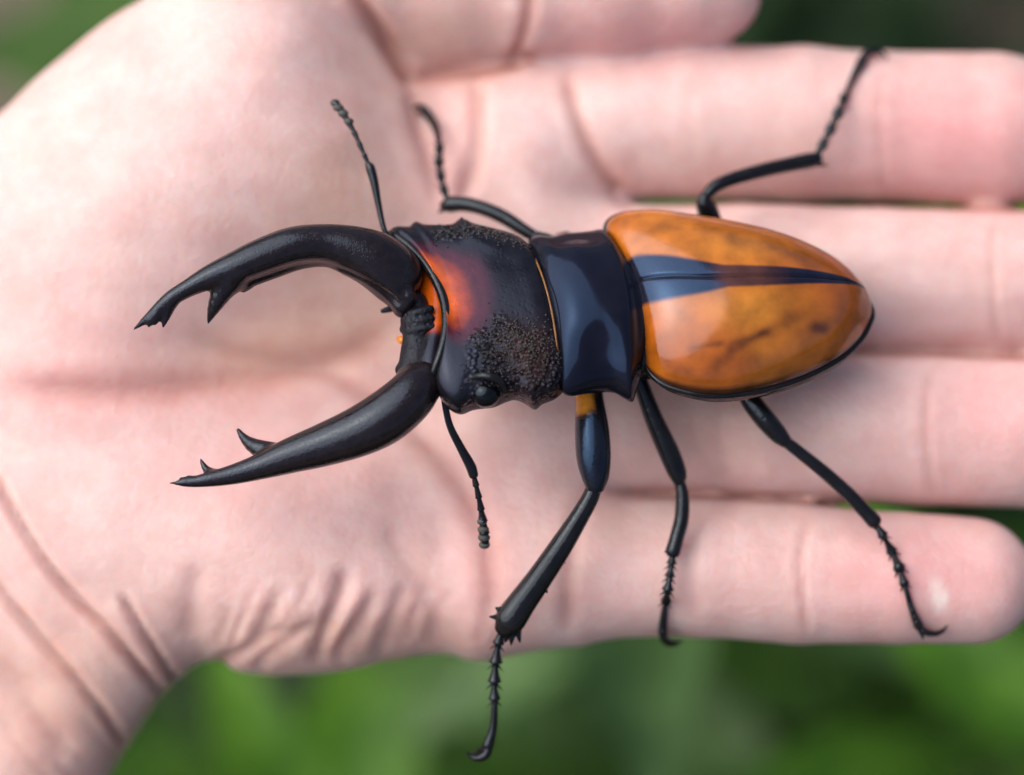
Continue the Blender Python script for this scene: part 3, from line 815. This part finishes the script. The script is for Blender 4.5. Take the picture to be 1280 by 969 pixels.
# --- antennae
def antenna(scape, flag, club):
    v, f = tube(scape, 24, 10)
    a = make_obj('antenna', v, f, M_leg, beetle)
    R = crom(np.array(flag, float), 60)
    k = np.linspace(0, 6, 60)
    R[:, 3] *= 0.72 + 0.42 * (k % 1) ** 1.4
    v, f = tube(R, seg=10, raw=True); make_obj('flagellum', v, f, M_leg, a)
    for (x0, y0, z0, r0, dx, dy) in club:
        v, f = blobs([(x0, y0, z0, r0, r0 * .75, r0 * .8)], 2); make_obj('club_leaf', v, f, M_club, a)
antenna([(486, 299, -5.2, 3.6), (479, 283, -5.4, 3.6), (473, 255, -5.8, 4.2), (468, 228, -6, 5.4), (463, 210, -6.2, 6.2), (460, 205, -6.2, 4)],
        [(461, 206, -6.2, 3.2), (452, 186, -6.4, 3.4), (443, 166, -6.8, 3.6), (434, 150, -7.2, 4.6), (424, 135, -7.6, 5.2), (418, 127, -8, 5)],
        [(436, 152, -7.0, 6.5, 0, 0), (429, 142, -7.3, 7, 0, 0), (423, 135, -7.6, 7.2, 0, 0), (419, 129, -7.9, 6.5, 0, 0)])
antenna([(555, 492, 1.2, 4.2), (557, 510, .8, 4.2), (563, 534, .2, 4.6), (576, 560, -.6, 5.4), (588, 582, -1.2, 6.6), (592, 594, -1.5, 6.2)],
        [(592, 594, -1.5, 4), (597, 615, -2, 4.2), (601, 635, -2.6, 4.6), (604, 655, -3.2, 6), (606, 672, -3.6, 6.4), (606, 682, -4, 5)],
        [(602.5, 652, -3.0, 6.6, 0, 0), (604, 662, -3.3, 7.6, 0, 0), (605, 672, -3.6, 8, 0, 0), (605.5, 681, -3.9, 7.4, 0, 0)])

# --- legs: femur (with trochanter) > tibia (> spines), tarsus beads, claws
def leg(femur, tibia, tarsus, claws, spines=(), femcol=None):
    v, f = tube(femur, 30, 16)
    if femcol is not None:
        vx, vy = to_px(v[:, 0], v[:, 1], v[:, 2]); col = femcol(vx, vy)
        L = make_obj('leg', v, f, M_legc, beetle, col=col)
    else:
        L = make_obj('leg', v, f, M_leg, beetle)
    CLAMP[0] = True
    tb = tube(tibia, 30, 14)
    sp = [tube([a, b], seg=6, raw=True) for a, b in spines]
    v, f = join(tb, *sp); make_obj('tibia', v, f, M_leg, L)
    R = crom(np.array(tarsus, float), 70)
    kk = np.linspace(0, 1, 70)
    seg4 = np.where(kk < .62, (kk / .62 * 4) % 1, (kk - .62) / .38)
    R[:, 3] *= np.where(kk < .62, 0.55 + 0.80 * seg4 ** 2.4, 0.58 + 0.45 * seg4)
    hairs = []
    for q in (.155, .31, .465, .61):
        i = int(q * 69); d = R[min(i + 4, 69), :2] - R[max(i - 4, 0), :2]; d = d / (np.linalg.norm(d) + 1e-6); nn = np.array([-d[1], d[0]])
        for sg in (-1, 1):
            a = [*R[i, :2], R[i, 2], R[i, 3] * .3]; b = [*(R[i, :2] + nn * sg * R[i, 3] * 1.15 + d * R[i, 3] * 1.2), R[i, 2] - .05, .3]
            hairs.append(tube([a, b], seg=5, raw=True))
    v, f = join(tube(R, seg=10, raw=True), *hairs); make_obj('tarsus', v, f, M_leg, L)
    for c in claws:
        v, f = tube(c, 14, 8); make_obj('claw', v, f, M_leg, L)
    CLAMP[0] = False
    return L
BK = np.array([.008, .008, .010])
def fem1(vx, vy):
    o = smooth(745, 736, vx + .15 * (vy - 500)) * smooth(521, 511, vy + .3 * (vx - 730))
    return mix(np.tile(BK, (len(vx), 1)), lin(196, 128, 44), o)
leg([(735, 468, -5.5, 17), (737, 500, -4.2, 18), (740, 535, -3.2, 21.5), (742, 570, -2.6, 22), (744, 595, -2.4, 18), (744, 608, -2.4, 13)],
    [(743, 607, -2.6, 10), (738, 622, -2.6, 11), (722, 650, -2.8, 12.5), (700, 685, -3.2, 15), (675, 722, -3.8, 16.5), (652, 754, -4.4, 18.5), (637, 776, -4.8, 20), (632, 785, -5, 15)],
    [(630, 783, -5.4, 7), (624, 800, -5.9, 6.5), (620, 825, -6.5, 7), (618, 855, -7, 6.8), (618, 885, -7.4, 6.4), (616, 912, -7.8, 6.2), (610, 932, -8, 7.4)],
    [[(611, 932, -8, 6), (608, 943, -8, 6), (598, 948, -8, 5), (588, 946, -8, 3), (584, 939, -7.8, 1)], [(610, 933, -8.4, 5), (600, 940, -9.2, 4.5), (592, 945, -9.8, 2.5), (590, 940, -10, 1)]],
    [((626, 772, -4.6, 6), (612, 771, -4.4, 1)), ((628, 764, -4.4, 7), (620, 760, -4.2, 1.5)), ((640, 790, -4.8, 7), (639, 806, -4.8, 1)), ((646, 784, -4.8, 7), (650, 803, -4.9, 1)), ((634, 792, -5, 7), (632, 802, -5, 1.5)), ((680, 733, -4, 5), (684, 741, -4.1, 1)), ((665, 752, -4.3, 4), (668, 758, -4.4, 1)), ((704, 698, -3.6, 4), (706, 704, -3.7, 1))],
    femcol=fem1)
za = hand_z(832, 780)
leg([(796, 462, -6, 9), (802, 482, -6.4, 10), (818, 525, -7, 12), (836, 565, -7.4, 13.5), (847, 592, -7.6, 12), (849, 603, -7.7, 8)],
    [(849, 600, -7.8, 7), (853, 620, -7.7, 8.5), (852, 648, -7.6, 9.5), (846, 672, -7.4, 9.5), (841, 690, -7.2, 10)],
    [(841, 690, -7.2, 6), (838, 715, -7.2, 6), (834, 742, -7.4, 6.2), (830, 768, za + .4, 6), (828, 790, za - .3, 6.2)],
    [[(828, 790, za - .3, 5), (832, 800, za - 1, 5), (842, 804, za - 1.6, 3.5), (853, 802, za - 2, 1)], [(828, 790, za - .3, 5), (830, 800, za - 1.6, 5), (838, 806, za - 2.6, 3.5), (848, 806, za - 3, 1)]],
    [((838, 686, -7.2, 4), (831, 690, -7.2, 1)), ((850, 640, -7.5, 4), (860, 648, -7.5, 1))])
zc = hand_z(1152, 786); zd = hand_z(1115, 690)
leg([(925, 478, -7, 10), (940, 503, -6.8, 13), (958, 526, -6.6, 13.5), (973, 543, -6.6, 12), (982, 552, -6.6, 9)],
    [(981, 551, -6.6, 7.5), (1000, 566, -6.7, 8), (1030, 590, -6.9, 8.5), (1060, 617, -7.1, 9), (1082, 640, -7.2, 9.5), (1093, 652, -7.2, 10)],
    [(1093, 652, -7.2, 6), (1104, 670, -7.4, 6), (1115, 690, zd + .7, 6.2), (1124, 710, zd + .6, 6.2), (1132, 735, zd + .5, 5.4), (1140, 762, zc + .6, 5.2), (1148, 782, zc + .5, 6.5)],
    [[(1148, 782, zc + .5, 5), (1156, 790, zc + .5, 4.6), (1170, 792, zc + .4, 3.6), (1179, 788, zc + .3, 2.4), (1184, 782, zc + .2, .8)], [(1148, 782, zc + .5, 4.5), (1152, 792, zc + .4, 3), (1154, 799, zc + .2, .9)]],
    [((1090, 652, -7.2, 4), (1094, 662, -7.3, 1)), ((1048, 603, -7, 3.5), (1046, 610, -7, 1))])
ze = hand_z(1085, 75)
leg([(905, 330, -15, 12), (895, 295, -14.6, 14), (886, 268, -13.6, 14), (881, 254, -12.8, 12), (881, 246, -12.4, 8)],
    [(881, 247, -12.6, 7), (893, 234, -12.8, 8.5), (915, 224, -13.4, 9), (950, 214, -14.4, 9.5), (985, 206, -15.4, 10), (1010, 201, -16, 10.5), (1021, 199, -16.3, 9.5)],
    [(1019, 198, -16.4, 6.4), (1030, 178, -17, 6.4), (1040, 158, -17.8, 6.6), (1050, 136, -18.6, 6.4), (1058, 116, ze + 2, 5.6), (1068, 94, ze + 1, 5.8), (1078, 76, ze + .5, 7.5)],
    [[(1077, 78, ze + .6, 6), (1084, 66, ze + .5, 6), (1096, 63, ze + .4, 4.4), (1104, 67, ze + .2, 2.4), (1110, 74, ze, .8)], [(1077, 78, ze + .6, 5), (1086, 68, ze + .1, 4), (1095, 68, ze - .4, 2), (1100, 74, ze - .6, .8)]],
    [((1018, 204, -16.3, 5), (1034, 207, -16.4, 1))])
zf = hand_z(528, 136)
leg([(735, 345, -11, 13), (705, 318, -10.6, 14), (685, 304, -10.6, 12), (670, 297, -10.8, 9)],
    [(676, 300, -11, 7), (655, 288, -11.4, 8.5), (630, 272, -12.2, 9.5), (602, 260, -13, 9.5), (578, 255, -13.8, 10), (561, 256, -14.4, 11), (556, 258, -14.6, 8)],
    [(560, 252, -14.8, 6), (553, 230, -15.6, 5.6), (549, 205, -16.2, 6), (549, 180, -16.8, 6), (545, 160, (zf - 16) / 2, 6), (536, 145, zf + .6, 6.5)],
    [[(537, 146, zf + .6, 6), (530, 136, zf + .5, 5), (522, 132, zf + .3, 3), (516, 136, zf, 1)], [(537, 146, zf + .6, 5), (528, 141, zf + .3, 3.4), (520, 142, zf, 1)]],
    [((560, 258, -14.5, 5), (548, 266, -14.6, 1))])
zg = hand_z(705, 330)
leg([(765, 350, -11, 10), (745, 330, -11.5, 11), (722, 306, -11.8, 11), (706, 296, -12, 8)],
    [(706, 296, -12, 6), (700, 298, -13.5, 7), (702, 305, -15.4, 7.5), (708, 312, -16.6, 7)],
    [(708, 312, -16.8, 5), (712, 322, zg + .8, 5), (720, 336, zg + .5, 5), (730, 350, zg + .5, 5), (738, 362, zg + .5, 5)],
    [[(738, 362, zg + .5, 4), (744, 368, zg + .4, 3), (750, 366, zg + .2, 1)]])

# ------------------------------------------------------------------ the undergrowth far below
def leaf_mat(name, c1, c2, rough=.45):
    m, n, l, b = new_mat(name)
    tc = N(n, 'ShaderNodeTexCoord'); ns = N(n, 'ShaderNodeTexNoise', Scale=40.0, Detail=4.0)
    l.new(tc.outputs['Object'], ns.inputs['Vector'])
    r = N(n, 'ShaderNodeValToRGB')
    r.color_ramp.elements[0].position = .35; r.color_ramp.elements[0].color = (*c1, 1)
    r.color_ramp.elements[1].position = .68; r.color_ramp.elements[1].color = (*c2, 1)
    l.new(ns.outputs['Fac'], r.inputs['Fac']); l.new(r.outputs[0], b.inputs['Base Color'])
    b.inputs['Roughness'].default_value = rough
    b.inputs['Specular IOR Level'].default_value = .2
    tr = N(n, 'ShaderNodeBsdfTranslucent'); l.new(r.outputs[0], tr.inputs[0])
    mx = N(n, 'ShaderNodeMixShader'); mx.inputs[0].default_value = .25
    l.new(b.outputs[0], mx.inputs[1]); l.new(tr.outputs[0], mx.inputs[2])
    l.new(mx.outputs[0], n['Material Output'].inputs[0])
    return m
M_leaf = [leaf_mat('leaf_bright', (.035, .12, .008), (.11, .25, .022)), leaf_mat('leaf_mid', (.024, .075, .008), (.06, .14, .016)),
          leaf_mat('leaf_dark', (.006, .022, .005), (.014, .042, .009)), leaf_mat('leaf_blue', (.05, .11, .032), (.14, .25, .085), .3)]
M_stem = leaf_mat('stem_green', (.04, .08, .02), (.06, .10, .03))

msoil, n_, l_, b_ = new_mat('soil')
tc_ = N(n_, 'ShaderNodeTexCoord'); ns_ = N(n_, 'ShaderNodeTexNoise', Scale=60.0, Detail=8.0); l_.new(tc_.outputs['Object'], ns_.inputs['Vector'])
rp_ = N(n_, 'ShaderNodeValToRGB'); rp_.color_ramp.elements[0].position = .3; rp_.color_ramp.elements[0].color = (.05, .035, .025, 1)
rp_.color_ramp.elements[1].position = .7; rp_.color_ramp.elements[1].color = (.20, .16, .13, 1)
l_.new(ns_.outputs['Fac'], rp_.inputs['Fac']); l_.new(rp_.outputs[0], b_.inputs['Base Color']); b_.inputs['Roughness'].default_value = .95
bp_ = N(n_, 'ShaderNodeBump', Strength=.6, Distance=.01); l_.new(ns_.outputs['Fac'], bp_.inputs['Height']); l_.new(bp_.outputs[0], b_.inputs['Normal'])
gn = 60
gu = np.linspace(-1, 1, gn); gu = np.sign(gu) * np.abs(gu) ** 3 * 12
GX, GY = np.meshgrid(gu, gu, indexing='ij')
GZ = 0.012 * np.sin(GX * 9 + 1) * np.cos(GY * 7) - 0.012
ground = make_obj('ground', np.stack([GX, GY, GZ], -1).reshape(-1, 3), grid_faces(gn, gn), msoil, world_space=True)
tag(ground, kind='structure')

def leaf_mesh(L, Wd, droop, mat, idx):
    nu, nv = 12, 5
    V = []
    for i in range(nu):
        t = i / (nu - 1)
        w = Wd * (math.sin(math.pi * min(1, t * 1.02) ** 0.75) ** 0.9 if 0 < t < .98 else 0.02)
        for j in range(nv):
            s = (j / (nv - 1) - .5) * 2
            V.append((t * L, s * w * .5, -droop * t * t * L + abs(s) * w * .16 - .004 * math.sin(t * 30) * abs(s)))
    me = bpy.data.meshes.new('leaf'); me.from_pydata(V, [], grid_faces(nu, nv))
    me.polygons.foreach_set('use_smooth', [True] * len(me.polygons)); me.materials.append(mat)
    return me
LEAVES = {k: [leaf_mesh(L, W, d, M_leaf[k], i) for i, (L, W, d) in enumerate([(.11, .052, .35), (.085, .045, .25), (.13, .040, .5)])] for k in range(4)}

def plant(pos, h, nl, pal, label, group, seed, scale=1.0):
    r = random.Random(seed)
    root = bpy.data.objects.new('leafy_plant', None); S.collection.objects.link(root)
    root.location = (pos[0], pos[1], 0)
    tag(root, label, 'plant', group)
    k = 10; a = np.linspace(0, 2 * math.pi, 6, endpoint=False); rows = []
    lean = (r.uniform(-.25, .25), r.uniform(-.25, .25))
    for i in range(k):
        t = i / (k - 1); c = np.array([lean[0] * t * t * h, lean[1] * t * t * h, t * h - .01]); rr = .004 * (1 - .7 * t)
        rows.append(c + np.stack([np.cos(a) * rr, np.sin(a) * rr, 0 * a], -1))
    V = np.vstack(rows) + np.array(root.location)
    make_obj('stem', V, grid_faces(k, 6, 0, True), M_stem, root, world_space=True)
    for i in range(nl):
        t = .2 + .8 * (i + .5) / nl
        o = bpy.data.objects.new('leaf', r.choice(LEAVES[pal])); S.collection.objects.link(o); o.parent = root
        o.location = (lean[0] * t * t * h, lean[1] * t * t * h, t * h - .01)
        o.rotation_euler = (r.uniform(-.3, .3), -r.uniform(.0, .75), i * 2.4 + r.uniform(-.4, .4))
        s = scale * r.uniform(.75, 1.2) * (1.1 - .35 * t); o.scale = (s, s, s)
    return root

sd = 100
for (px, py, h, nl, pal, sc, lab) in [
    (215, 930, .24, 11, 1, 1.0, 'blurred mid green leafy plant beside the creased wrist'),
    (345, 905, .27, 10, 0, 1.1, 'blurred bright green leafy plant below the wrinkled heel of the palm'),
    (480, 955, .14, 10, 2, 1.0, 'blurred very dark green plant below the outer edge of the palm'),
    (610, 890, .24, 11, 1, 1.1, 'blurred green plant behind the front foot that hangs off the hand'),
    (745, 915, .29, 9, 0, 1.0, 'blurred yellow-green plant between the hanging front foot and the middle foot'),
    (850, 850, .27, 9, 0, 0.9, 'blurred bright green plant straight below the middle foot on the little finger'),
    (930, 985, .16, 9, 2, 1.0, 'blurred dark plant in the gap between the bright green and pale green plants'),
    (985, 905, .25, 8, 3, 1.1, 'blurred pale grey-green plant below the middle of the little finger'),
    (1135, 900, .28, 10, 3, 1.2, 'blurred pale green broad-leaved plant below the hooked hind foot'),
    (1255, 860, .20, 10, 1, 1.0, 'blurred mid green plant below the tip of the little finger'),
    (1210, 990, .24, 10, 0, 1.0, 'blurred bright green plant beyond the pale broad-leaved one, away from the hand'),
    (1180, 640, .16, 9, 2, 1.0, 'blurred dark plant seen through the gap between ring and little finger'),
    (960, 25, .22, 9, 2, .9, 'blurred mid green plant past the tip of the thumb'),
    (1070, -10, .20, 10, 2, 1.0, 'blurred dark green plant past the hind claw hooked on the index finger'),
    (1180, 20, .16, 9, 2, 1.0, 'blurred dark green plant past the last joint of the index finger'),
    (1270, -10, .21, 10, 2, 1.0, 'blurred green plant past the tip of the index finger'),
    (115, 40, .24, 8, 1, 1.1, 'blurred light green plant past the base of the thumb, beside bare soil'),
    (-5, 125, .22, 8, 1, 1.0, 'blurred green plant past the outer edge of the wrist')]:
    h *= 1.22; nl = int(nl * 1.7); sc *= .62; p = ray_ground(px, py, h * .85); plant(p, h, nl, pal, lab, 'blurred plants under the hand', sd, sc); sd += 1

# low ground cover: short leaves that nobody could count
gv, gf = [], []
NB = 9000
for i in range(NB):
    rad = 0.9 * math.sqrt(rng.uniform()); an = rng.uniform(0, 6.283)
    x0, y0 = rad * math.cos(an), rad * math.sin(an)
    tl = ray_ground(20, 10, .02)
    if math.hypot(x0 - tl[0] + .02, y0 - tl[1]) < .10: continue
    L = rng.uniform(.03, .09); w = rng.uniform(.006, .016); yaw = rng.uniform(0, 6.283); up = rng.uniform(.25, 1.1)
    d = np.array([math.cos(yaw), math.sin(yaw)]); nn = np.array([-d[1], d[0]])
    b0 = len(gv)
    for t, ww in ((0, .4), (.45, 1.0), (.8, .7), (1, .05)):
        hx = L * t * math.cos(up * (1 - .5 * t)); hz_ = L * t * math.sin(up * (1 - .55 * t)) - .008
        for sg in (-1, 1):
            gv.append((x0 + d[0] * hx + sg * nn[0] * w * ww * .5, y0 + d[1] * hx + sg * nn[1] * w * ww * .5, hz_))
    for k in range(3):
        a = b0 + 2 * k; gf.append((a, a + 1, a + 3, a + 2))
cover = make_obj('ground_cover', np.array(gv), gf, M_leaf[2], world_space=True)
tag(cover, 'blurred low green ground cover under the hand', 'ground cover', kind='stuff')
